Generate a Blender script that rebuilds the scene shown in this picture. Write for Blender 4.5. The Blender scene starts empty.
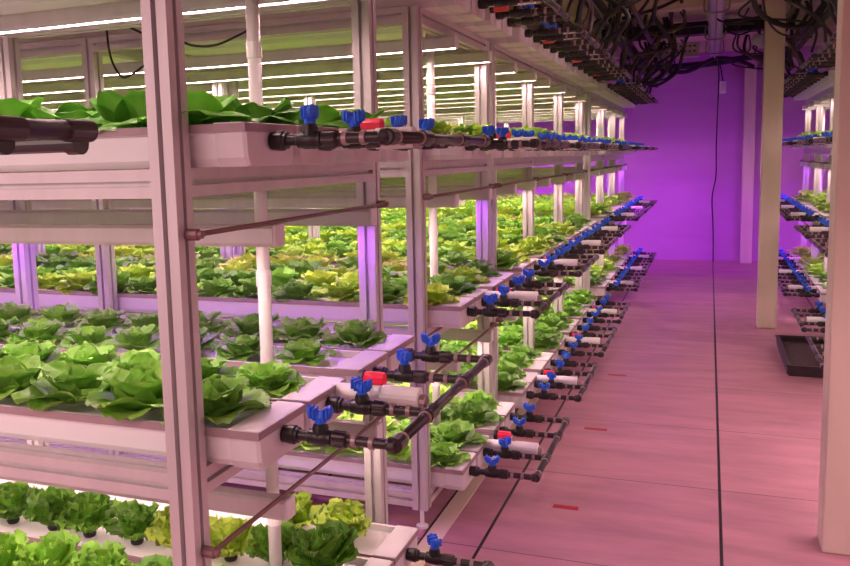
import bpy, math, random
from mathutils import Matrix, Vector
random.seed(7)
S = 1.5                      # one unit below is the lens height, 1.5 m
C = bpy.context.scene.collection
scene = bpy.context.scene
PI = math.pi

# ------------------------------------------------------------------ materials
def mat(name, col, rough=.5, metal=0., spec=.5, emit=None, es=0., noise=0., nscale=8., stretch=(1, 1, 1)):
    m = bpy.data.materials.new(name); m.use_nodes = True
    nt = m.node_tree; p = nt.nodes['Principled BSDF']
    p.inputs['Base Color'].default_value = (*col, 1)
    p.inputs['Roughness'].default_value = rough
    p.inputs['Metallic'].default_value = metal
    p.inputs['Specular IOR Level'].default_value = spec
    if emit:
        p.inputs['Emission Color'].default_value = (*emit, 1); p.inputs['Emission Strength'].default_value = es
    if noise:
        tc = nt.nodes.new('ShaderNodeTexCoord'); mp = nt.nodes.new('ShaderNodeMapping'); n = nt.nodes.new('ShaderNodeTexNoise')
        mp.inputs['Scale'].default_value = stretch
        n.inputs['Scale'].default_value = nscale; n.inputs['Detail'].default_value = 4
        cr = nt.nodes.new('ShaderNodeValToRGB')
        cr.color_ramp.elements[0].position = .3; cr.color_ramp.elements[1].position = .7
        cr.color_ramp.elements[0].color = (*[c * (1 - noise) for c in col], 1)
        cr.color_ramp.elements[1].color = (*[min(1, c * (1 + noise * .6)) for c in col], 1)
        nt.links.new(tc.outputs['Object'], mp.inputs[0]); nt.links.new(mp.outputs[0], n.inputs['Vector'])
        nt.links.new(n.outputs['Fac'], cr.inputs[0]); nt.links.new(cr.outputs[0], p.inputs['Base Color'])
    return m

def leaf_mat(name, dark, mid, light):
    m = bpy.data.materials.new(name); m.use_nodes = True
    nt = m.node_tree; p = nt.nodes['Principled BSDF']; out = nt.nodes['Material Output']
    L = nt.links.new
    oi = nt.nodes.new('ShaderNodeObjectInfo'); at = nt.nodes.new('ShaderNodeAttribute'); at.attribute_name = 'rib'
    tc = nt.nodes.new('ShaderNodeTexCoord'); n = nt.nodes.new('ShaderNodeTexNoise'); n.inputs['Scale'].default_value = 14; n.inputs['Detail'].default_value = 3
    L(tc.outputs['Object'], n.inputs['Vector'])
    ad = nt.nodes.new('ShaderNodeMath'); ad.operation = 'MULTIPLY_ADD'; ad.inputs[1].default_value = .5
    L(oi.outputs['Random'], ad.inputs[0]); L(n.outputs['Fac'], ad.inputs[2])
    cr = nt.nodes.new('ShaderNodeValToRGB')
    cr.color_ramp.elements[0].position = .35; cr.color_ramp.elements[0].color = (*dark, 1)
    cr.color_ramp.elements[1].position = 1.05; cr.color_ramp.elements[1].color = (*mid, 1)
    L(ad.outputs[0], cr.inputs[0])
    mx = nt.nodes.new('ShaderNodeMix'); mx.data_type = 'RGBA'
    L(at.outputs['Fac'], mx.inputs[0]); L(cr.outputs[0], mx.inputs[6]); mx.inputs[7].default_value = (*light, 1)
    L(mx.outputs[2], p.inputs['Base Color'])
    p.inputs['Roughness'].default_value = .42; p.inputs['Specular IOR Level'].default_value = .45
    tr = nt.nodes.new('ShaderNodeBsdfTranslucent'); L(mx.outputs[2], tr.inputs['Color'])
    ms = nt.nodes.new('ShaderNodeMixShader'); ms.inputs[0].default_value = .22
    L(p.outputs[0], ms.inputs[1]); L(tr.outputs[0], ms.inputs[2]); L(ms.outputs[0], out.inputs['Surface'])
    return m

M = dict(
    alu=mat('anodised_aluminium', (.60, .555, .555), .42, .25, noise=.06, nscale=5, stretch=(4, 4, .3)),
    white=mat('white_plastic', (.84, .81, .81), .38, noise=.04, nscale=6),
    lid=mat('mauve_lid_edge', (.36, .25, .27), .45, noise=.1, nscale=12),
    cap=mat('end_cap_plastic', (.72, .68, .70), .4, noise=.05, nscale=10),
    pipe=mat('white_pipe', (.86, .83, .81), .35, noise=.04, nscale=12),
    black=mat('black_plastic', (.013, .010, .011), .35, noise=.3, nscale=30),
    nut=mat('dark_union_plastic', (.028, .015, .018), .33, noise=.3, nscale=30),
    hose=mat('black_rubber', (.008, .0065, .007), .55, noise=.3, nscale=20),
    brownhose=mat('grey_hose', (.05, .026, .024), .45, noise=.3, nscale=20),
    blue=mat('blue_plastic', (.018, .13, .80), .35, noise=.12, nscale=40),
    red=mat('red_plastic', (.85, .02, .07), .4, noise=.1, nscale=40),
    ring=mat('pale_clamp', (.34, .235, .24), .35, .3, noise=.1, nscale=30),
    rod=mat('dark_rod', (.22, .12, .12), .4, .3, noise=.15, nscale=20),
    floor=None,
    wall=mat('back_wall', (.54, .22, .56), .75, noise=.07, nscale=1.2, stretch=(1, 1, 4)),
    wall2=mat('side_wall', (.55, .50, .48), .8, noise=.06, nscale=2),
    ceil=mat('ceiling_panel', (.62, .50, .42), .8, noise=.15, nscale=2),
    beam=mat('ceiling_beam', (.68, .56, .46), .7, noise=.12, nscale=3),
    column=mat('beige_column', (.66, .55, .46), .6, noise=.09, nscale=3.5, stretch=(1.5, 1.5, .5)),
    tray=mat('tray_plastic', (.03, .02, .022), .4, noise=.3, nscale=20),
    soil=mat('wet_soil', (.05, .022, .02), .8, noise=.5, nscale=40),
    duct=mat('duct_plastic', (.42, .36, .50), .35, noise=.08, nscale=6),
    galv=mat('perforated_steel', (.66, .56, .55), .4, .2, noise=.08, nscale=9),
    hole=mat('shadow_hole', (.05, .03, .04), .7, noise=.2, nscale=9),
    tape=mat('red_tape', (.42, .02, .035), .5, noise=.15, nscale=20),
    pot=mat('net_pot', (.025, .02, .02), .5, noise=.3, nscale=30),
    led=mat('led_diffuser', (.9, .8, .8), .4, emit=(1, .66, .66), es=50),
    ledlow=mat('dimmer_led_diffuser', (.9, .8, .8), .4, emit=(1, .66, .66), es=35),
    violet=mat('violet_led_diffuser', (.8, .6, .9), .4, emit=(.50, .10, 1.0), es=52),
    butter=leaf_mat('butterhead_leaf', (.035, .19, .010), (.22, .57, .04), (.62, .74, .30)),
    frill=leaf_mat('frilly_leaf', (.055, .26, .010), (.27, .66, .035), (.56, .74, .22)),
    lime=leaf_mat('lime_leaf', (.25, .52, .02), (.58, .82, .06), (.74, .82, .34)),
    pale=leaf_mat('pale_leaf', (.10, .34, .015), (.40, .76, .05), (.68, .80, .32)),
    spinach=leaf_mat('round_leaf', (.03, .18, .01), (.12, .46, .02), (.32, .58, .12)),
)

def floor_mat():
    m = bpy.data.materials.new('floor_panels'); m.use_nodes = True
    nt = m.node_tree; p = nt.nodes['Principled BSDF']; L = nt.links.new
    N = lambda t: nt.nodes.new('ShaderNode' + t)
    tc = N('TexCoord'); sx = N('SeparateXYZ'); L(tc.outputs['Object'], sx.inputs[0])
    def seam(sock, off, period, half, soft):
        a = N('Math'); a.operation = 'SUBTRACT'; L(sock, a.inputs[0]); a.inputs[1].default_value = off - period / 2
        b = N('Math'); b.operation = 'FLOORED_MODULO'; L(a.outputs[0], b.inputs[0]); b.inputs[1].default_value = period
        c = N('Math'); c.operation = 'SUBTRACT'; L(b.outputs[0], c.inputs[0]); c.inputs[1].default_value = period / 2
        d = N('Math'); d.operation = 'ABSOLUTE'; L(c.outputs[0], d.inputs[0])
        e = N('MapRange'); L(d.outputs[0], e.inputs[0]); e.inputs[1].default_value = half - soft; e.inputs[2].default_value = half + soft
        e.inputs[3].default_value = 1; e.inputs[4].default_value = 0
        return e.outputs[0]
    long_ = seam(sx.outputs['X'], .0475 * S, .579 * S, .0042 * S, .0010 * S)
    cross = seam(sx.outputs['Y'], 2.622 * S, .587 * S, .0017 * S, .0014 * S)
    mp = N('Mapping'); mp.inputs['Scale'].default_value = (.8, 3.2, 1); L(tc.outputs['Object'], mp.inputs[0])
    n = N('TexNoise'); n.inputs['Scale'].default_value = 2.2; n.inputs['Detail'].default_value = 6; n.inputs['Roughness'].default_value = .6
    L(mp.outputs[0], n.inputs['Vector'])
    cr = N('ValToRGB'); cr.color_ramp.elements[0].position = .28; cr.color_ramp.elements[1].position = .75
    cr.color_ramp.elements[0].color = (.33, .150, .195, 1); cr.color_ramp.elements[1].color = (.55, .255, .325, 1)
    L(n.outputs['Fac'], cr.inputs[0])
    m1 = N('Mix'); m1.data_type = 'RGBA'; L(cross, m1.inputs[0]); L(cr.outputs[0], m1.inputs[6]); m1.inputs[7].default_value = (.07, .04, .045, 1)
    m2 = N('Mix'); m2.data_type = 'RGBA'; L(long_, m2.inputs[0]); L(m1.outputs[2], m2.inputs[6]); m2.inputs[7].default_value = (.012, .008, .01, 1)
    L(m2.outputs[2], p.inputs['Base Color'])
    rr = N('MapRange'); L(n.outputs['Fac'], rr.inputs[0]); rr.inputs[3].default_value = .42; rr.inputs[4].default_value = .6
    L(rr.outputs[0], p.inputs['Roughness']); p.inputs['Specular IOR Level'].default_value = .4
    return m
M['floor'] = floor_mat()

# ------------------------------------------------------------------ mesh builder (coordinates in units)
class MB:
    def __init__(s): s.v = []; s.f = []; s.rib = None; s.smooth = False
    def box(s, x0, x1, y0, y1, z0, z1):
        b = len(s.v)
        s.v += [(x, y, z) for z in (z0, z1) for y in (y0, y1) for x in (x0, x1)]
        s.f += [tuple(b + i for i in q) for q in ((0, 2, 3, 1), (4, 5, 7, 6), (0, 1, 5, 4), (2, 6, 7, 3), (0, 4, 6, 2), (1, 3, 7, 5))]
        return s
    def bbox(s, x0, x1, y0, y1, z0, z1, c):                    # box with chamfered vertical and horizontal edges
        pts = []
        for z, k in ((z0, c), (z0 + c, 0), (z1 - c, 0), (z1, c)):
            a0, a1, b0, b1 = x0 + k, x1 - k, y0 + k, y1 - k
            pts.append([(a0 + c, b0, z), (a1 - c, b0, z), (a1, b0 + c, z), (a1, b1 - c, z), (a1 - c, b1, z), (a0 + c, b1, z), (a0, b1 - c, z), (a0, b0 + c, z)])
        return s.loft(pts)
    def loft(s, rings, caps=True):
        b = len(s.v); n = len(rings[0])
        for r in rings: s.v += r
        for i in range(len(rings) - 1):
            for j in range(n):
                k = (j + 1) % n
                s.f.append((b + i * n + j, b + i * n + k, b + (i + 1) * n + k, b + (i + 1) * n + j))
        if caps:
            s.f.append(tuple(b + j for j in reversed(range(n))))
            s.f.append(tuple(b + (len(rings) - 1) * n + j for j in range(n)))
        return s
    def prism(s, prof, axis, a, b):                            # profile given in the two other axes
        def put(p, t):
            return {'x': (t, p[0], p[1]), 'y': (p[0], t, p[1]), 'z': (p[0], p[1], t)}[axis]
        if axis == 'y': prof = prof[::-1]
        return s.loft([[put(p, a) for p in prof], [put(p, b) for p in prof]])
    def tube(s, pts, r, n=8, caps=True):
        P = [Vector(p) for p in pts]; rings = []; up = None
        for i, p in enumerate(P):
            d = (P[min(i + 1, len(P) - 1)] - P[max(i - 1, 0)]).normalized()
            if up is None:
                up = Vector((0, 0, 1)) if abs(d.z) < .9 else Vector((0, 1, 0))
            u = (up - d * up.dot(d)).normalized(); w = d.cross(u); up = u
            rr = r[i] if isinstance(r, (list, tuple)) else r
            rings.append([tuple(p + (u * math.cos(2 * PI * k / n) + w * math.sin(2 * PI * k / n)) * rr) for k in range(n)])
        s.smooth = True
        return s.loft(rings, caps)
    def lathe_x(s, prof, y=0, z=0, n=14):                      # (x, r) pairs about the x axis
        return s.loft([[(x, y + r * math.cos(2 * PI * k / n), z + r * math.sin(2 * PI * k / n)) for k in range(n)] for x, r in prof])
    def lathe_y(s, prof, x=0, z=0, n=14):
        return s.loft([[(x + r * math.sin(2 * PI * k / n), y, z + r * math.cos(2 * PI * k / n)) for k in range(n)] for y, r in prof])
    def lathe_z(s, prof, x=0, y=0, n=14):
        return s.loft([[(x + r * math.cos(2 * PI * k / n), y + r * math.sin(2 * PI * k / n), z) for k in range(n)] for z, r in prof])
    def mesh(s, name, m, smooth=None):
        me = bpy.data.meshes.new(name)
        me.from_pydata([(x * S, y * S, z * S) for x, y, z in s.v], [], s.f)
        me.materials.append(m)
        if s.rib is not None:
            a = me.attributes.new('rib', 'FLOAT', 'POINT'); a.data.foreach_set('value', s.rib)
        sm = s.smooth if smooth is None else smooth
        if sm: me.shade_smooth()
        me.update()
        return me

def link(name, me, parent=None, loc=None, rz=0):
    o = bpy.data.objects.new(name, me); C.objects.link(o)
    if parent: o.parent = parent
    if loc: o.location = [c * S for c in loc]
    if rz: o.rotation_euler = (0, 0, rz)
    return o
def tag(o, label, cat, group=None):
    o['label'] = label; o['category'] = cat
    if group: o['group'] = group
    return o
def root(name, loc, rz=0):
    o = bpy.data.objects.new(name, None); C.objects.link(o)
    o.location = [c * S for c in loc]; o.rotation_euler = (0, 0, rz); o.empty_display_size = .05
    return o
def struct(name, mb, m):
    o = link(name, mb.mesh(name, m)); o['kind'] = 'structure'; return o
ORD = ['first', 'second', 'third', 'fourth', 'fifth', 'sixth', 'seventh', 'eighth', 'ninth', 'tenth', 'eleventh', 'twelfth', 'thirteenth',
       'fourteenth', 'fifteenth', 'sixteenth', 'seventeenth', 'eighteenth', 'nineteenth', 'twentieth'] + ['%dth' % k for k in range(21, 60)]

# ------------------------------------------------------------------ camera
F, PX, PY = 847.837, 366.927, 264.268
yaw, pitch, roll = .384492812, .121643775, .0276371586
cy, sy = math.cos(yaw), math.sin(yaw)
fw = Vector((-sy * math.cos(pitch), cy * math.cos(pitch), -math.sin(pitch)))
r0 = Vector((cy, sy, 0)); d0 = fw.cross(r0)
rt = math.cos(roll) * r0 + math.sin(roll) * d0; dn = -math.sin(roll) * r0 + math.cos(roll) * d0
cam = bpy.data.cameras.new('camera'); co = bpy.data.objects.new('camera', cam); C.objects.link(co)
cam.sensor_width = 36; cam.lens = F / 850 * 36
cam.shift_x = (425 - PX) / 850; cam.shift_y = -(283 - PY) / 850
mw = Matrix.Identity(4)
for i in range(3):
    mw[i][0] = rt[i]; mw[i][1] = -dn[i]; mw[i][2] = -fw[i]
mw[2][3] = S
co.matrix_world = mw; cam.clip_start = .02
scene.camera = co
def proj(p):                                                    # units -> picture position and depth, used only to count what the view covers
    q = Vector((p[0], p[1], p[2] - 1)); d = q.dot(fw)
    if d < .05: return None
    return PX + F * q.dot(rt) / d, PY + F * q.dot(dn) / d, d

# ------------------------------------------------------------------ room
struct('floor', MB().box(-5.2, 4.8, -1.6, 8.6, -.08, 0), M['floor'])
struct('ceiling', MB().box(-5.2, 4.8, -1.6, 8.6, 1.95, 2.03), M['ceil'])
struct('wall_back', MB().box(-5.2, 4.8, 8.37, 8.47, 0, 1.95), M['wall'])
struct('wall_left', MB().box(-5.3, -5.2, -1.6, 8.47, 0, 1.95), M['wall2'])
struct('wall_right', MB().box(4.8, 4.9, -1.6, 8.47, 0, 1.95), M['wall2'])
for k, y in enumerate((4.2, 5.6, 7.0, 8.1)):
    struct('trim_%d' % (k + 1), MB().box(-5.2, 4.8, y, y + .12, 1.86, 1.95), M['beam'])
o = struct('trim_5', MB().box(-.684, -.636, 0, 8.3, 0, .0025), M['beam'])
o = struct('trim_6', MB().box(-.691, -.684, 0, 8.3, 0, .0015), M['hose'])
for k, (x0, x1, y0, y1, lab) in enumerate((
        (.279, .385, 2.276, 2.378, 'beige square column nearest the camera, cut off by the right edge'),
        (.268, .367, 5.19, 5.29, 'beige square column standing halfway along the aisle beside the right racks'),
        (.272, .366, 8.20, 8.30, 'square column lit violet, standing against the back wall'))):
    tag(link('column', MB().bbox(x0, x1, y0, y1, 0, 1.95, .003).mesh('column', M['column'])), lab, 'column')

# ------------------------------------------------------------------ racks
PW = .0205                       # half width of the aluminium profile
def prof(a, c0=0, c1=0, g=.0042, d=.010):
    """square profile with a slot down the middle of each side"""
    q = [(-a, -a), (-g, -a), (-g, -a + d), (g, -a + d), (g, -a), (a, -a), (a, -g), (a - d, -g), (a - d, g), (a, g),
         (a, a), (g, a), (g, a - d), (-g, a - d), (-g, a), (-a, a), (-a, g), (-a + d, g), (-a + d, -g), (-a, -g)]
    return [(c0 + x, c1 + y) for x, y in q]
BEAM_Z = {'low': .083, 'middle': .531, 'upper': .9755, 'top': 1.364}       # beam centre heights
RIM = {'low': .163, 'middle': .611, 'upper': 1.0565, 'top': 1.4445}        # trough rim heights
LED_Z = {'middle': .388, 'upper': .862, 'top': 1.304}                      # lamp undersides
XL = (-.7095, -1.72, -2.73, -3.74)                                          # post lines in depth
XEND = -4.2
UNITS = [('nearest', [1.0, 1.753]), ('second', [2.085, 2.80]), ('third', [2.882, 3.58, 4.36, 5.10]), ('farthest', [5.45, 6.18, 6.95, 7.72])]
MIR = .02                                                                   # right racks mirror the left ones about x = MIR/2
def mx(x, side): return x if side < 0 else MIR - x
def rack(side, which, ys, tiers=('low', 'middle', 'upper', 'top'), xl=XL):
    sd = 'left' if side < 0 else 'right'
    r = root('rack_frame', (mx(-.7095, side), ys[0] + PW, 0))
    r['label'] = '%s aluminium rack frame on the %s side of the aisle, bare slotted posts' % (which, sd)
    r['category'] = 'rack'
    ox, oy = mx(-.7095, side), ys[0] + PW
    post = MB().prism(prof(PW), 'z', .055, 1.3835).mesh('post', M['alu'])
    foot = MB().lathe_z([(0, .017), (.006, .017), (.009, .006), (.055, .006)], n=10).mesh('levelling_foot', M['white'])
    def at(x, y): return (mx(x, side) - ox, y - oy, 0)
    for y in ys:
        for x in xl:
            p = link('post', post, r, at(x, y + PW)); link('levelling_foot', foot, p)
        for t in tiers:
            z = BEAM_Z[t]
            for a, b in zip(xl[:-1], xl[1:]):
                xa, xb = sorted((mx(a, side) - ox, mx(b, side) - ox))
                link('cross_beam', MB().prism(prof(PW, y + PW - oy, z), 'x', xa + PW, xb - PW).mesh('cross_beam', M['alu']), r)
    for y0, y1 in zip(ys[:-1], ys[1:]):
        for t in tiers:
            z = BEAM_Z[t]
            for x in xl:
                link('side_beam', MB().prism(prof(PW, mx(x, side) - ox, z), 'y', y0 + 2 * PW - oy, y1 - oy).mesh('side_beam', M['alu']), r)
    return r
for w, ys in UNITS: rack(-1, w, ys)
rack(1, 'nearer', [3.58, 4.36, 5.10]); rack(1, 'farther', UNITS[3][1])

# ------------------------------------------------------------------ what hangs on the racks
def trough_meshes(hw, x1):
    b = .0590                                             # depth under the rim
    body = [(-hw * .80, -b), (hw * .80, -b), (hw * .88, -b * .82), (hw * .92, -.013), (hw, -.011), (hw, 0), (hw * .90, 0), (hw * .88, -.014),
            (-hw * .88, -.014), (-hw * .90, 0), (-hw, 0), (-hw, -.011), (-hw * .92, -.013), (-hw * .88, -b * .82)]
    e = 1.0
    cap = [(-hw * .83, -b - .0012), (hw * .83, -b - .0012), (hw * .93, -b * .80), (hw * .965, -.012), (hw * 1.0, -.0105), (hw * 1.0, .0022),
           (-hw * 1.0, .0022), (-hw * 1.0, -.0105), (-hw * .965, -.012), (-hw * .93, -b * .80)]
    bm = MB().prism(body, 'x', x1, -.05).mesh('trough_body', M['white'])
    k = MB(); n = len(cap)
    k.loft([[(-.05, y, z) for y, z in cap], [(-.006, y, z) for y, z in cap], [(0, y * .965, z * .96 - .001) for y, z in cap]])
    cm = k.mesh('end_cap', M['cap'])
    q = MB(); h0, h1 = -.0112, .0006
    q.v = [(x, y, z) for (x, y) in ((x1, hw + .0001), (x1, hw + .0014), (.0014, hw + .0014), (.0014, -hw - .0014), (x1, -hw - .0014), (x1, -hw - .0001), (-.0004, -hw - .0001), (-.0004, hw + .0001)) for z in (h0, h1)]
    ix = [2 * k for k in range(8)]
    for k in range(8):
        a, b = ix[k], ix[(k + 1) % 8]; q.f.append((a, a + 1, b + 1, b))
    for z in (0, 1):
        for fc in ((0, 1, 2, 7), (7, 2, 3, 6), (6, 3, 4, 5)):
            q.f.append(tuple(ix[k] + z for k in (fc if z == 0 else fc[::-1])))
    return bm, cm, q.mesh('lid_edge', M['lid'])
def half_torus(r, R, n=10): pass
def valve_meshes():
    out = []
    a = MB().lathe_x([(0, .0085), (.0015, .0135), (.014, .0150), (.021, .0150), (.023, .0125), (.027, .0125), (.028, .0085), (.044, .0085)], n=12); out.append(('inlet_fitting', a, M['black']))
    b = MB().lathe_x([(.043, .0095), (.045, .0122), (.051, .0122), (.054, .0135), (.073, .0135), (.076, .0122), (.082, .0122), (.084, .0095)], n=12)
    b.lathe_z([(.002, .0125), (.016, .0125), (.021, .0105), (.0225, .0105)], x=.0635, n=12); out.append(('valve_body', b, M['black']))
    u = MB(); n = 24
    u.loft([[(x, r * (1 if j % 2 else .91) * math.cos(2 * PI * j / n), r * (1 if j % 2 else .91) * math.sin(2 * PI * j / n)) for j in range(n)]
            for x, r in ((.083, .0105), (.085, .0132), (.105, .0128), (.108, .0105))]); out.append(('union_nut', u, M['nut']))
    p = MB().lathe_x([(.107, .0082), (.170, .0082)], n=12); out.append(('outlet_pipe', p, M['nut']))
    for x in (.119, .147):
        out.append(('clamp_ring', MB().lathe_x([(x - .004, .0084), (x - .0035, .0103), (x + .0035, .0103), (x + .004, .0084)], n=12), M['ring']))
    return [(nm, mb.mesh(nm, m), nm != 'union_nut') for nm, mb, m in out]
def handle_mesh(k):
    h = MB()
    h.lathe_z([(0, .0085), (.010, .0085), (.013, .0065), (.017, .0060)], n=10)
    for sgn in (-1, 1):                                    # two thick ribbed wings rising outward
        rings = []
        for q, (l, z, wy, wz) in enumerate(((.001, .010, .0085, .0085), (.007, .0125, .0095, .0100), (.013, .0160, .0092, .0110), (.018, .0185, .0075, .0095), (.0205, .0195, .0040, .0055))):
            rings.append([(sgn * l + .0, wy * math.cos(2 * PI * j / 8) * sgn, z + wz * math.sin(2 * PI * j / 8)) for j in range(8)])
        h.loft(rings)
        for q in (.006, .012):
            h.box(min(sgn * q, sgn * (q + .003)), max(sgn * q, sgn * (q + .003)), -.0108, .0108, .004 + q * .45, .0205 + q * .45)
    return h.mesh('handle', M['blue'])
VM = valve_meshes(); HM = handle_mesh(0)
def smooth_round(me):
    me.shade_smooth()
for nm, me, sm in VM:
    if sm:
        try: me.set_sharp_from_angle(angle=.6)
        except Exception: pass
def make_valve():
    r = root('ball_valve', (0, 0, 0))
    for nm, me, _ in VM: link(nm, me, r)
    link('handle', HM, r, (.0635, 0, .0222))
    return r
def dup(r, loc, rz, keep_handle=None):
    n = r.copy(); C.objects.link(n); n.location = [c * S for c in loc]; n.rotation_euler = (0, 0, rz)
    for ch in PARTS[r]:
        c = ch.copy(); C.objects.link(c); c.parent = n
        if ch.name.startswith('handle') and keep_handle is not None: c.rotation_euler = (0, 0, keep_handle)
    return n
PARTS = {}
proto = make_valve(); PARTS[proto] = [o for o in bpy.data.objects if o.parent is proto]
proto_used = [False]
def place_valve(loc, rz, ang):
    if not proto_used[0]:
        proto_used[0] = True; proto.location = [c * S for c in loc]; proto.rotation_euler = (0, 0, rz)
        return proto
    return dup(proto, loc, rz, ang)

FR = (.112, .345, .650, .885)
BAYS = []                                                  # (near end, far end, words)
for (w, ys) in UNITS:
    for a, b in zip(ys[:-1], ys[1:]): BAYS.append((a + 2 * PW, b))
BW = ['nearest', 'second', 'third', 'fourth', 'fifth', 'sixth', 'seventh', 'farthest']
XE = -.60
light_bar = {}
def bar_parts(m):
    h = MB().prism([(-.0150, 0), (-.0095, 0), (-.0075, .0034), (.0075, .0034), (.0095, 0), (.0150, 0), (.0165, .006), (.0165, .030), (.0120, .036), (-.0120, .036), (-.0165, .030), (-.0165, .006)], 'x', -3.5, 0).mesh('housing', M['alu'])
    d = MB().prism([(-.0068, .0012), (.0068, .0012), (.0068, .0034), (-.0068, .0034)], 'x', -3.495, .0).mesh('diffuser', m)
    e = MB().bbox(0, .006, -.0168, .0168, -.0002, .0362, .0015).mesh('lamp_end_cap', M['cap'])
    return h, d, e
BAR = {'p': bar_parts(M['led']), 'v': bar_parts(M['violet']), 'l': bar_parts(M['ledlow'])}
rodclamp = MB().lathe_x([(-.016, .007), (-.014, .0088), (.004, .0088), (.006, .006), (.011, .006), (.012, .004)], n=10).mesh('rod_clamp', M['rod'])

sites = []                                                 # every trough: side, bay, tier, index, centre y, half width, x of its end
def furnish(side, bi):
    y0, y1 = BAYS[bi]; L = y1 - y0; hw = L * .1085
    sd = 'left' if side < 0 else 'right'; rz = 0 if side < 0 else PI
    bay = '%s %s bay' % (BW[bi], sd)
    tm = trough_meshes(hw, XEND - XE)
    ys = [y0 + f * L for f in FR]
    for t in ('low', 'middle', 'upper', 'top'):
        rim = RIM[t]
        for i, y in enumerate(ys):
            r = root('grow_trough', (mx(XE, side), y, rim), rz)
            link('trough_body', tm[0], r); link('end_cap', tm[1], r); link('lid_edge', tm[2], r)
            tag(r, 'white grow trough, %s from front, %s tier, %s' % (ORD[i], t, bay), 'trough', 'white grow troughs')
            sites.append((side, bi, t, i, y, hw, rim))
            v = place_valve((mx(XE, side), y, rim - .024), rz, random.uniform(-1.0, 1.0))
            tag(v, 'blue-handled valve on the %s trough from front, %s tier, %s' % (ORD[i], t, bay), 'valve', 'blue-handled valves')
        # manifold joining the four valves
        xm = XE + .1835; zc = rim - .024
        r = root('manifold_pipe', (mx(xm, side), (ys[0] + ys[3]) / 2, zc))
        ly = [y - (ys[0] + ys[3]) / 2 for y in ys]; sg = -1 if side < 0 else 1
        link('pipe', MB().lathe_y([(ly[0] + .008, .0088), (ly[3] - .008, .0088)], n=12).mesh('pipe', M['nut'], True), r)
        for k, y in enumerate(ly):
            f = MB()
            f.lathe_x(sorted([(sg * .0132, .0092), (sg * .0132 - sg * .004, .0118), (0, .0118), (-sg * .004, .006)]), y=y, n=12)
            e0, e1 = (y - .006, y + .022) if k == 0 else (y - .022, y + .006) if k == 3 else (y - .02, y + .02)
            f.lathe_y([(e0, .009), (e0 + .002, .0120), (e1 - .002, .0120), (e1, .009)], n=12)
            link('elbow' if k in (0, 3) else 'tee', f.mesh('fitting', M['nut']), r)
            link('clamp_ring', MB().lathe_y([(e1 + .004 if k == 0 else e0 - .010, .0095), (e1 + .005 if k == 0 else e0 - .009, .0112), (e1 + .009 if k == 0 else e0 - .005, .0112), (e1 + .010 if k == 0 else e0 - .004, .0095)], n=12).mesh('clamp_ring', M['ring']), r)
        tag(r, 'black manifold pipe joining four valves, %s tier, %s' % (t, bay), 'pipe', 'black manifold pipes')
        # white drain pipe and the red plug beside it
        yd = y0 + .405 * L; zd = rim - (.021 if t == 'upper' else .013)
        r = root('drain_pipe', (mx(XE, side), yd, zd), rz)
        link('pipe', MB().lathe_x([(-.02, .0155), (.150, .0155), (.1505, .0135)], n=16).mesh('pipe', M['pipe'], True), r)
        link('socket', MB().lathe_x([(.085, .0156), (.086, .0176), (.152, .0176), (.153, .0150)], n=16).mesh('socket', M['pipe']), r)
        link('coupling', MB().lathe_x([(.150, .0095), (.152, .0125), (.163, .0125), (.165, .0095)], z=-.006, n=12).mesh('coupling', M['ring']), r)
        tag(r, 'short white drain pipe over the aisle floor, %s tier, %s' % (t, bay), 'pipe', 'white drain pipes')
        yr = y0 + .545 * L
        r = root('red_plug', (mx(XE, side), yr + (.02 if t == 'upper' else 0), rim + (.006 if t == 'upper' else -.014)), rz)
        link('collar', MB().lathe_x([(0, .012), (.001, .0155), (.011, .0155), (.012, .012)], n=14).mesh('collar', M['black']), r)
        k = MB(); n = 16
        k.loft([[(x, q * (1 if j % 2 else .9) * math.cos(2 * PI * j / n), q * (1 if j % 2 else .9) * math.sin(2 * PI * j / n)) for j in range(n)] for x, q in ((.0115, .0115), (.013, .0140), (.050, .0135), (.052, .010))])
        link('cap', k.mesh('cap', M['red']), r)
        tag(r, 'red plug between the second and third valves, %s tier, %s' % (t, bay), 'plug', 'red plugs')
    # lamps
    for t, z in LED_Z.items():
        for k, f in enumerate((.295, .90) if t != 'top' else (.06, .645) if bi == 0 else (.33, .92)):
            y = y0 + f * L
            violet = (t == 'upper' and k == 1 and bi in (0, 1)) or (bi == 7 and t != 'top') or (bi == 6 and k == 1 and t == 'middle')
            B = BAR['v' if violet else 'l' if t == 'middle' and bi == 0 else 'p']
            r = root('grow_light', (mx(-.666, side), y, z), rz)
            link('housing', B[0], r); link('diffuser', B[1], r); link('lamp_end_cap', B[2], r)
            tag(r, 'long %s light bar, %s of two under %s tier, %s' % ('violet' if violet else 'pinkish white', ('front', 'rear')[k], t, bay), 'lamp', 'grow light bars')
        # rod carrying the lamps
        if t != 'top':
            zr = z + .0362 + .0042
            r = root('lamp_rod', (mx(-.673, side), y0, zr), rz)
            sgn = 1 if side < 0 else -1
            link('rod', MB().lathe_y(sorted([(sgn * (-.02), .0040), (sgn * (L + .02), .0040)]), n=10).mesh('rod', M['rod'], True), r)
            for yy in (-.020, L + .020):
                link('rod_clamp', rodclamp, r, (0.0, sgn * yy, 0))
            tag(r, 'dark thin rod holding the lamps under the %s tier, %s' % (t, bay), 'rod', 'lamp rods')
    # downpipe
    yp = y0 + .4975 * L
    r = root('downpipe', (mx(-.775, side), yp, 0))
    link('pipe', MB().lathe_z([(0, .0125), (1.40, .0125)], n=16).mesh('pipe', M['pipe'], True), r)
    for z in (.30, .77, 1.19):
        link('coupling', MB().lathe_z([(z, .0126), (z + .001, .0145), (z + .03, .0145), (z + .031, .0126)], n=16).mesh('coupling', M['pipe']), r)
    tag(r, 'white vertical downpipe rising between the troughs of the %s' % bay, 'pipe', 'white downpipes')
for bi in range(8): furnish(-1, bi)
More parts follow.
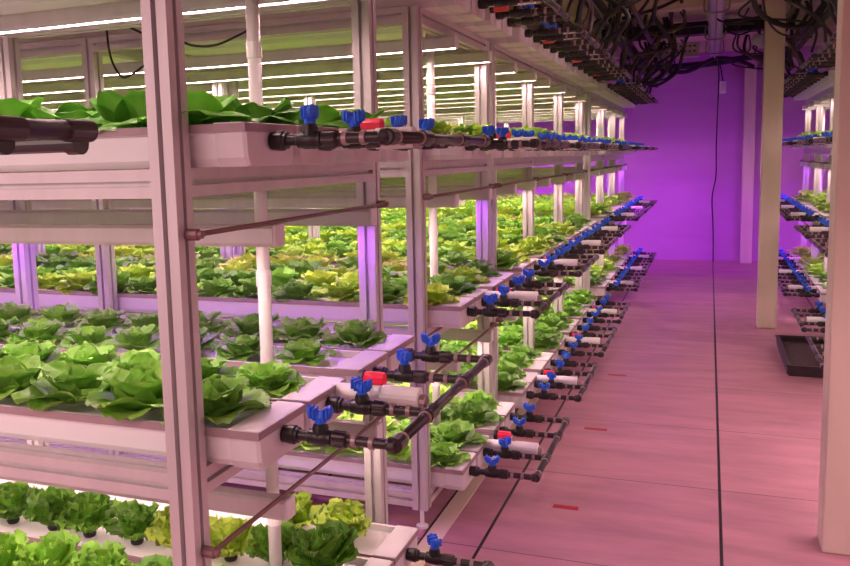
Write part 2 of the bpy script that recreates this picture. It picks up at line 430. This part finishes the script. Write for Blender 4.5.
for bi in range(3, 8): furnish(1, bi)

# the manifold of the rack beside the camera: its far end reaches into view at the upper left
r = root('manifold_pipe', (-.43, .30, 1.0275))
link('pipe', MB().lathe_y([(-.30, .0074), (.205, .0074)], n=20).mesh('pipe', M['nut'], True), r)
f = MB(); f.lathe_y([(.190, .0076), (.192, .0083), (.218, .0083), (.221, .0060)], n=20); f.lathe_x([(-.10, .0066), (-.012, .0066), (-.011, .0085), (0, .0085)], y=.208, z=-.009, n=14)
link('elbow', f.mesh('elbow', M['nut']), r)
for y in (.135,):
    f = MB(); f.lathe_y([(y - .016, .0076), (y - .014, .0083), (y + .014, .0083), (y + .016, .0076)], n=20); f.lathe_x([(-.10, .0064), (-.013, .0064), (-.012, .0085), (0, .0085)], y=y, z=-.009, n=14)
    link('tee', f.mesh('tee', M['nut']), r)
tag(r, 'thick black pipe end with fittings, close to the camera at the upper left edge', 'pipe')

# ------------------------------------------------------------------ plants
def leaf(mb, az, a0, a1, L, W, cup, ruf, nf, r0=.004, z0=0., nu=6, nv=6, rot=0., tip=.75, seed=0):
    rnd = random.Random(seed); ph = rnd.uniform(0, 6); b = len(mb.v)
    ca, sa = math.cos(az), math.sin(az)
    rr, z = r0, z0; pts = []
    for i in range(nu + 1):
        s = i / nu; a = a0 + (a1 - a0) * s
        pts.append((rr, z, a)); rr += math.cos(a) * L / nu; z += math.sin(a) * L / nu
    for i, (rr, z, a) in enumerate(pts):
        s = i / nu
        w = W * (max(0, math.sin(PI * min(1, (.06 + .94 * s) ** tip))) ** .55) * (.999 if i < nu else 1) + W * .10
        if i == nu: w = W * .42
        for j in range(nv + 1):
            v = -1 + 2 * j / nv
            y = v * w
            off = cup * w * v * v + ruf * (abs(v) ** 2 * s + (s ** 4) * .45) * math.sin(nf * (v * 1.3 + s * 2.1) + ph) * W
            er = rr - math.sin(a) * off; ez = z + math.cos(a) * off
            mb.v.append((er * ca - y * sa, er * sa + y * ca, max(.0015, ez)))
            mb.rib.append(max(0., (1 - s) * .75) * (1 - abs(v)) ** 1.0 + .22 * max(0, 1 - abs(v) * 5) * (1 - s) + (.22 if (s > .93 or abs(v) > .93) else 0))
    for i in range(nu):
        for j in range(nv):
            q = b + i * (nv + 1) + j
            mb.f.append((q, q + 1, q + nv + 2, q + nv + 1))
def butterhead(seed, q=1):
    rnd = random.Random(seed); mb = MB(); mb.rib = []; mb.smooth = True
    nu, nv = (9, 8) if q else (3, 4)
    for k in range(8 if q else 6):
        leaf(mb, 2 * PI * k / (8 if q else 6) + rnd.uniform(-.25, .25), rnd.uniform(.35, .65), rnd.uniform(-.45, .0), rnd.uniform(.066, .084), rnd.uniform(.034, .044), .30, .10, 5, .006, .004, nu, nv, seed=rnd.random())
    for k in range(7 if q else 4):
        leaf(mb, 2 * PI * (k + .5) / (7 if q else 4) + rnd.uniform(-.3, .3), rnd.uniform(.75, 1.0), rnd.uniform(.2, .75), rnd.uniform(.056, .070), rnd.uniform(.030, .038), .40, .10, 5, .004, .008, nu, nv, seed=rnd.random())
    for k in range(6 if q else 3):
        leaf(mb, 2 * PI * k / (6 if q else 3) + rnd.uniform(-.4, .4), rnd.uniform(1.1, 1.35), rnd.uniform(1.3, 2.1), rnd.uniform(.040, .054), rnd.uniform(.022, .030), .55, .10, 5, .004, .010, nu, nv, seed=rnd.random())
    return mb
def frilly(seed, q=1):
    rnd = random.Random(seed); mb = MB(); mb.rib = []; mb.smooth = True
    for n, a0, a1, l0, l1, w0, w1 in ((9, (.7, 1.0), (-.1, .35), .048, .060, .019, .025), (10, (1.05, 1.3), (.5, 1.1), .052, .066, .018, .024), (7, (1.25, 1.5), (1.1, 1.7), .048, .062, .014, .019)):
        for k in range(n):
            leaf(mb, 2 * PI * (k + .5 * (n == 10)) / n + rnd.uniform(-.3, .3), rnd.uniform(*a0), rnd.uniform(*a1), rnd.uniform(l0, l1), rnd.uniform(w0, w1), .1, .27, 15, .003, .006, 10, 14, tip=1.0, seed=rnd.random())
    return mb
def spinach(seed, q=1):
    rnd = random.Random(seed); mb = MB(); mb.rib = []; mb.smooth = True
    for k in range(7):
        leaf(mb, 2 * PI * k / 7 + rnd.uniform(-.3, .3), rnd.uniform(.65, 1.05), rnd.uniform(-.8, -.2), rnd.uniform(.078, .096), rnd.uniform(.036, .046), -.22, .05, 3, .004, .004, 8, 8, tip=1.25, seed=rnd.random())
    for k in range(5):
        leaf(mb, 2 * PI * (k + .4) / 5 + rnd.uniform(-.3, .3), rnd.uniform(1.1, 1.35), rnd.uniform(.1, .9), rnd.uniform(.064, .082), rnd.uniform(.030, .038), -.2, .06, 3, .003, .004, 8, 8, tip=1.25, seed=rnd.random())
    return mb
BH = [butterhead(11 + k) for k in range(6)]; BHM = [b.mesh('lettuce_leaves', M['butter']) for b in BH]
BHL = [b.mesh('lettuce_leaves', M['lime']) for b in BH[:3]]
FH = [frilly(41 + k) for k in range(5)]; FHM = [b.mesh('frilly_leaves', M['frill']) for b in FH]; FHL = [b.mesh('frilly_leaves', M['lime']) for b in FH]
SP = [spinach(71 + k).mesh('round_leaves', M['spinach']) for k in range(4)]
BQ = [butterhead(91 + k, 0) for k in range(4)]
potm = MB().lathe_z([(.0005, .013), (.006, .015), (.008, .015), (.009, .011)], n=10).mesh('net_pot', M['pot'])

cand = []                                                   # x, y, z, kind, site, index, scale, turn
rnd = random.Random(5)
for (side, bi, t, i, y, hw, rim) in sites:
    if t == 'top': continue
    kind = 'butterhead'
    if bi == 0 and side < 0: kind = {'low': 'frilly', 'middle': 'butterhead', 'upper': 'spinach'}[t]
    sp = {'frilly': .118, 'butterhead': .134, 'spinach': .118}[kind]
    x = -.072 - rnd.uniform(.0, .05) - (.035 if t == 'middle' and bi == 0 else 0); k = 0
    if kind == 'frilly': x -= (.0, .05, .02, .045)[i]
    while XE + x > XEND + .1:
        px = mx(XE + x, side)
        sc = rnd.uniform(.82, 1.06) * hw / .0772
        if t == 'middle' and bi == 0: sc = (1.22, 1.02, .92, .96)[i] * rnd.uniform(.9, 1.08)
        if kind == 'butterhead' and bi >= 1: sc *= 1.22
        if kind == 'spinach': sc = rnd.uniform(1.0, 1.25)
        if kind == 'frilly': sc = rnd.uniform(1.28, 1.62)
        p = proj((px, y, rim + .03))
        if p and -260 < p[0] < 1010 and -40 < p[1] < 640 and abs(px) < 4.3:
            cand.append([px, y + rnd.uniform(-.006, .006), rim - .0138, kind, (side, bi, t, i), k, sc, rnd.uniform(0, 6.28), p[2]])
        x -= sp * rnd.uniform(.92, 1.12); k += 1
bpy.context.view_layer.update()
dg = bpy.context.evaluated_depsgraph_get()
def seen(c):
    n = 0; o = Vector((0, 0, S))
    for dx, dz in ((0, .035), (-.045, .03), (.045, .03), (0, .058)):
        p = Vector(((c[0] + dx) * S, c[1] * S, (c[2] + dz) * S)); d = p - o; L = d.length
        h = scene.ray_cast(dg, o, d.normalized(), distance=L)
        if not h[0] or (h[1] - o).length > L - .06: n += 1
    return n
rest = []; take = {}
for kind in ('butterhead', 'frilly', 'spinach'):
    cs = [c for c in cand if c[3] == kind]
    cs.sort(key=lambda c: c[8])
    got = []
    for c in cs:
        if len(got) < 290 and -40 < proj(c[:3])[0] < 890 and seen(c): got.append(c)
        else: rest.append(c)
    take[kind] = got
def where(s, k):
    side, bi, t, i = s
    return '%s from aisle, %s trough of %s tier, %s %s bay' % (ORD[k], ORD[i], t, BW[bi], 'left' if side < 0 else 'right')
for kind, got in take.items():
    for c in got:
        (x, y, z, _, s, k, sc, rt_, dep) = c
        if kind == 'frilly':
            r = root('frilly_lettuce', (x, y, z), rt_)
            lime = s[3] >= 2 and rnd.random() < (.45, .9)[s[3] - 2]
            o = link('leaves', (FHL if lime else FHM)[rnd.randrange(5)], r); o.scale = (sc,) * 3; o.location.z = .004 * S
            link('net_pot', potm, r)
            tag(r, 'frilly %s lettuce, %s' % ('lime' if lime else 'green', where(s, k)), 'lettuce', 'frilly lettuces on the lowest tier')
        elif kind == 'spinach':
            o = link('leafy_green', SP[rnd.randrange(4)], None, (x, y, z), rt_); o.scale = (sc,) * 3
            tag(o, 'dark round-leaved greens, %s' % where(s, k), 'leafy greens', 'round-leaved greens on the upper tier')
        else:
            lime = s[1] >= 1 and ((s[2] == 'upper' and rnd.random() < .6) or (s[2] == 'middle' and rnd.random() < (.22 if s[1] == 1 else .5)))
            o = link('butterhead_lettuce', BHL[rnd.randrange(3)] if lime else BHM[rnd.randrange(6)], None, (x, y, z), rt_); o.scale = (sc,) * 3
            tag(o, '%s, %s' % ('yellow-green lettuce' if lime else 'green lettuce', where(s, k)), 'lettuce', 'butterhead lettuces')
mb = MB(); mb.rib = []; mb.smooth = True
for c in rest:
    if c[3] != 'butterhead': continue
    q = BQ[rnd.randrange(4)]; b = len(mb.v); ca, sa = math.cos(c[7]) * c[6], math.sin(c[7]) * c[6]
    mb.v += [(c[0] + x * ca - y * sa, c[1] + x * sa + y * ca, c[2] + z * c[6]) for x, y, z in q.v]
    mb.rib += q.rib; mb.f += [tuple(b + i for i in f) for f in q.f]
if mb.v:
    o = link('distant_lettuces', mb.mesh('distant_lettuces', M['pale'])); o['kind'] = 'stuff'
    tag(o, 'green lettuces filling the distant rows of troughs in the far bays', 'lettuce')

# ------------------------------------------------------------------ things overhead
def smoothpath(P, n=8):
    P = [Vector(p) for p in P]; out = []
    for i in range(len(P) - 1):
        a, b, c, d = P[max(i - 1, 0)], P[i], P[i + 1], P[min(i + 2, len(P) - 1)]
        for k in range(n):
            t = k / n
            out.append(.5 * ((2 * b) + (c - a) * t + (2 * a - 5 * b + 4 * c - d) * t * t + (3 * b - a - 3 * c + d) * t ** 3))
    return [tuple(p) for p in out] + [tuple(P[-1])]
def hose(P, r, m, label, name='hose', cat='hose', group=None, n=8):
    o = link(name, MB().tube(smoothpath(P), r, n).mesh(name, M[m])); tag(o, label, cat, group); return o
# hoses looping from the top tier to the ceiling, both sides
rh = random.Random(21)
cnt = {-1: 0, 1: 0}
for side in (-1, 1):
    for bi in range(1 if side < 0 else 3, 8):
        y0, y1 = BAYS[bi]; L = y1 - y0
        for k in range(6 if side < 0 else 5):
            y = y0 + (k + .5) / 6 * L; xa = -.52 + rh.uniform(-.05, .10); xt = -.40 + rh.uniform(-.12, .22)
            hgt = 1.86 + rh.uniform(-.08, .05)
            P = [(mx(xa, side), y, 1.47), (mx(xa + rh.uniform(.0, .10), side), y + rh.uniform(-.05, .05), 1.56 + rh.uniform(0, .05)),
                 (mx(xt + rh.uniform(-.1, .1), side), y + rh.uniform(-.15, .15), 1.68 + rh.uniform(-.05, .07)), (mx(xt + rh.uniform(-.05, .08), side), y + rh.uniform(-.2, .2), 1.78 + rh.uniform(-.03, .04)), (mx(xt, side), y + rh.uniform(-.25, .25), 1.95)]
            m = 'hose' if rh.random() < .72 else 'brownhose'
            hose(P, rh.choice((.006, .008, .011)), m, '%s hose looping to the ceiling above the %s side racks, %s from the camera' % ('black' if m == 'hose' else 'grey', 'left' if side < 0 else 'right', ORD[cnt[side]]), group='ceiling hoses')
            cnt[side] += 1
# dark pipe runs along the tops of both rows of racks
for side in (-1, 1):
    for k, (x, z, rr) in enumerate(((-.46, 1.60, .016), (-.36, 1.70, .013), (-.52, 1.74, .020), (-.64, 1.62, .018), (-.80, 1.72, .022))):
        o = link('supply_pipe', MB().tube([(mx(x, side), 2.0 if side < 0 else 3.6, z), (mx(x, side), 8.3, z)], rr, 10).mesh('supply_pipe', M['hose' if k % 2 == 0 else 'brownhose']))
        tag(o, '%s supply pipe running the length of the %s racks, %s out from the aisle' % ('black' if k % 2 == 0 else 'grey', 'left' if side < 0 else 'right', ORD[(1, 0, 2, 3, 4)[k]]), 'pipe', 'overhead supply pipes')
hose([(-1.578, 2.0, 1.40), (-1.574, 2.0, 1.33), (-1.557, 2.0, 1.278), (-1.525, 2.0, 1.250), (-1.462, 2.0, 1.277), (-1.42, 2.0, 1.31)], .0032, 'hose', 'thin black lamp cable drooping behind the nearest post under the top tier', 'cable', 'cable')
hose([(-1.52, 1.97, 1.40), (-1.40, 1.97, 1.345), (-1.328, 1.97, 1.335), (-1.275, 1.97, 1.315), (-1.20, 1.97, 1.313), (-1.10, 1.97, 1.345)], .0032, 'hose', 'thin black lamp cable sagging right of the nearest post under the top tier', 'cable', 'cable')
# thick pipe across the back wall with big slack loops
hose([(-.75, 8.22, 1.78), (-.40, 8.20, 1.755), (-.05, 8.22, 1.765), (.25, 8.22, 1.79), (.5, 8.2, 1.80)], .028, 'hose', 'thick black pipe running across the top of the violet back wall', 'supply_pipe', 'pipe')
hose([(-.42, 8.1, 1.72), (-.2, 8.12, 1.70), (.02, 8.1, 1.79), (.2, 8.1, 1.77), (.34, 8.1, 1.70)], .018, 'hose', 'black hose sagging just below the pipe on the back wall')
hose([(-.30, 6.4, 1.93), (-.24, 6.4, 1.75), (-.27, 6.5, 1.62), (-.36, 6.6, 1.52), (-.46, 6.6, 1.50)], .014, 'hose', 'black hose hanging in a long curve left of the purple cable duct')
hose([(-.16, 6.9, 1.93), (-.20, 6.9, 1.74), (-.25, 7.0, 1.60), (-.40, 7.1, 1.52), (-.52, 7.1, 1.56)], .012, 'hose', 'thin black hose curving down behind the long curve at the rack end')
hose([(.07, 4.6, 1.95), (.16, 4.6, 1.82), (.20, 4.7, 1.69), (.30, 4.75, 1.615), (.42, 4.8, 1.60), (.50, 4.8, 1.68), (.49, 4.8, 1.80), (.46, 4.8, 1.93)], .013, 'hose', 'thick black hose sagging in front of the beige column halfway along the aisle')
hose([(.17, 4.5, 1.95), (.21, 4.5, 1.75), (.24, 4.55, 1.62), (.31, 4.6, 1.545), (.44, 4.6, 1.52)], .005, 'hose', 'thin black cable sagging lowest across the beige column halfway along', 'cable', 'cable')
for k, P in enumerate(([(-.05, 5.6, 1.95), (.02, 5.7, 1.80), (.12, 5.7, 1.77), (.26, 5.8, 1.80)], [(.0, 6.3, 1.92), (.10, 6.3, 1.79), (.20, 6.4, 1.78), (.33, 6.4, 1.86)],
                       [(-.5, 5.4, 1.80), (-.3, 5.4, 1.84), (-.12, 5.4, 1.90), (.08, 5.4, 1.88)], [(-.62, 6.1, 1.74), (-.36, 6.1, 1.80), (-.1, 6.1, 1.82), (.25, 6.1, 1.81)])):
    hose(P, (.006, .006, .010, .012)[k], 'hose', 'black cable strung across the aisle under the ceiling, %s from the camera' % ORD[(1, 3, 0, 2)[k]], 'cable', 'cable', 'cables across the aisle')
# dark box beam across the aisle behind the duct
tag(link('trunking', MB().bbox(-.75, .52, 6.55, 6.68, 1.82, 1.905, .004).mesh('trunking', M['hose'])), 'long black trunking box crossing the aisle under the ceiling', 'trunking')
# perforated tray
r = root('cable_tray', (-.26, 7.25, 1.74))
link('tray', MB().bbox(-.17, .17, 0, .10, 0, .11, .004).mesh('tray', M['galv']), r)
k = MB()
for z in (.035, .075):
    for q in range(9): k.box(-.145 + q * .034, -.128 + q * .034, -.002, .004, z, z + .012)
h = link('slots', k.mesh('slots', M['hole']), r); h['kind'] = 'stuff'
tag(r, 'pale perforated cable tray hanging under the ceiling left of the purple duct', 'cable tray')
# duct under the ceiling along the aisle
r = root('cable_duct', (.022, 4.0, 1.80))
link('duct_body', MB().prism([(-.050, .045), (-.044, .012), (-.030, 0), (.030, 0), (.044, .012), (.050, .045), (.050, .10), (-.050, .10)], 'y', .0, 3.9).mesh('duct_body', M['duct']), r)
link('centre_cable', MB().tube([(.0, .02, -.006), (0, 3.7, -.006), (.004, 3.9, -.02)], .0055, 8).mesh('centre_cable', M['ring']), r)
for y in (1.3, 2.55, 3.5):
    link('hoop', MB().tube(smoothpath([(-.062, y, .08), (-.066, y, .0), (-.045, y, -.022), (0, y, -.026), (.045, y, -.022), (.066, y, .0), (.062, y, .08)]), .005, 8).mesh('hoop', M['ring']), r)
tag(r, 'purple-lit cable duct running under the ceiling along the aisle', 'duct')
# pendant switch and its long cable
r = root('pendant_switch', (.098, 8.22, 1.50))
link('box', MB().bbox(-.028, .028, -.02, .02, 0, .105, .005).mesh('box', M['pipe']), r)
link('face_plate', MB().bbox(-.020, .020, -.026, -.0195, .02, .085, .002).mesh('face_plate', M['cap']), r)
link('cord', MB().tube([(0, 0, .10), (-.01, 0, .16), (-.02, 0, .22), (-.045, 0, .30)], .005, 8).mesh('cord', M['hose']), r)
tag(r, 'small pale switch box hanging by its cord before the back wall', 'switch')
hose([(.040, 8.0, 1.80), (.062, 8.2, 1.68), (.060, 8.28, 1.40), (.055, 8.29, 1.05), (.058, 8.30, .78), (.030, 8.31, .58), (.044, 8.31, .30), (.050, 8.31, .012), (.048, 8.2, .008)], .0055, 'hose', 'thin black cable hanging from the ceiling down the back wall to the floor', 'cable', 'cable')
# round dome under the ceiling
r = root('ceiling_dome', (.276, 6.0, 1.69))
link('dome', MB().lathe_z([(-.043, .004), (-.041, .014), (-.034, .027), (-.022, .037), (-.006, .043), (.010, .043), (.022, .037), (.030, .020)], n=20).mesh('dome', M['duct'], True), r)
link('stem', MB().lathe_z([(.028, .008), (.25, .008)], n=10).mesh('stem', M['hose']), r)
tag(r, 'round pale dome hanging under the ceiling just left of the beige column', 'dome')

# ------------------------------------------------------------------ things on the floor
for k, (x0, x1, y0, lab) in enumerate(((-.397, -.326, 2.346, 'red tape strip on the floor nearest the camera'), (-.408, -.326, 3.086, 'second red tape strip further along the aisle floor'), (-.41, -.33, 3.90, 'faint third red tape strip, farthest on the aisle floor'))):
    tag(link('floor_tape', MB().bbox(x0, x1, y0, y0 + .024, 0, .0012, .0004).mesh('floor_tape', M['tape'])), lab, 'tape')
r = root('seedling_tray', (.46, 4.43, 0))
x0, x1, y0, y1, hh, w = -.115, .115, -.33, .33, .045, .010
k = MB(); k.box(x0, x1, y0, y1, .001, .006)
outer = [(x0 - .008, y0 - .008), (x1 + .008, y0 - .008), (x1 + .008, y1 + .008), (x0 - .008, y1 + .008)]
k.box(x0 - .006, x0 + w, y0, y1, .006, hh); k.box(x1 - w, x1 + .006, y0, y1, .006, hh); k.box(x0, x1, y0 - .006, y0 + w, .006, hh); k.box(x0, x1, y1 - w, y1 + .006, .006, hh)
link('tray_shell', k.mesh('tray_shell', M['tray']), r)
link('tray_lip', MB().box(x0 - .012, x0 + .004, y0 - .012, y1 + .012, hh, hh + .005).box(x1 - .004, x1 + .012, y0 - .012, y1 + .012, hh, hh + .005).box(x0 + .004, x1 - .004, y0 - .012, y0 + .004, hh, hh + .005).box(x0 + .004, x1 - .004, y1 - .004, y1 + .012, hh, hh + .005).mesh('tray_lip', M['tray']), r)
link('soil', MB().box(x0 + w, x1 - w, y0 + w, y1 - w, .006, .022).mesh('soil', M['soil']), r)
tag(r, 'black shallow tray lying on the floor beside the right-hand racks', 'tray')

# ------------------------------------------------------------------ light
def area(name, loc, sx, sy, power, col, rot=(0, 0, 0)):
    l = bpy.data.lights.new(name, 'AREA'); l.shape = 'RECTANGLE'; l.size = sx * S; l.size_y = sy * S; l.energy = power; l.color = col
    o = bpy.data.objects.new(name, l); C.objects.link(o); o.location = [c * S for c in loc]; o.rotation_euler = rot
    return o
PK = (1, .66, .67)
# the grow lights of the racks beside and behind the camera, and of the right-hand row before the first column
area('rack_lamp', (1.3, .4, 1.30), 1.2, 2.6, 34, PK)
area('rack_lamp', (1.3, 2.6, .85), 1.2, 2.4, 60, PK)
area('rack_lamp', (-1.75, .05, 1.30), 2.2, .5, 24, PK, (math.radians(25), 0, 0))
area('rack_lamp', (-1.75, .05, .86), 2.2, .5, 19, PK, (math.radians(25), 0, 0))
area('rack_lamp', (-1.75, .05, .39), 2.2, .5, 5, PK)
area('aisle_fill', (.0, 3.2, 1.93), .2, 1.6, 14, PK)  # unseen fill light added above the aisle, no fixture belongs to it
# violet lamps of the last racks before the back wall, plus an added floor fill
VI = (.52, .03, 1.0)
area('violet_light', (-.50, 7.45, .44), .10, .10, 5.4, VI, (math.radians(92), 0, math.radians(-14)))
area('violet_light', (-.50, 7.45, .80), .10, .10, 2.6, VI, (math.radians(88), 0, math.radians(-14)))
area('violet_light', (-.45, 6.3, .95), .10, .10, 7, VI, (0, math.radians(-40), 0))  # added to spread violet over the far aisle floor
area('violet_light', (-2.2, 7.95, .9), 2.0, .06, 8, VI, (math.radians(62), 0, 0))
area('violet_light', (.56, 7.3, .5), .12, .12, 5, VI, (math.radians(90), 0, math.radians(20)))
w = bpy.data.worlds.new('world'); scene.world = w; w.use_nodes = True
w.node_tree.nodes['Background'].inputs[0].default_value = (1, .66, .68, 1); w.node_tree.nodes['Background'].inputs[1].default_value = .14
vs = scene.view_settings; vs.view_transform = 'Standard'; vs.look = 'None'; vs.gamma = 1; vs.use_curve_mapping = False; vs.exposure = .55
scene.cycles.use_denoising = True
scene.cycles.max_bounces = 6; scene.cycles.sample_clamp_indirect = 4
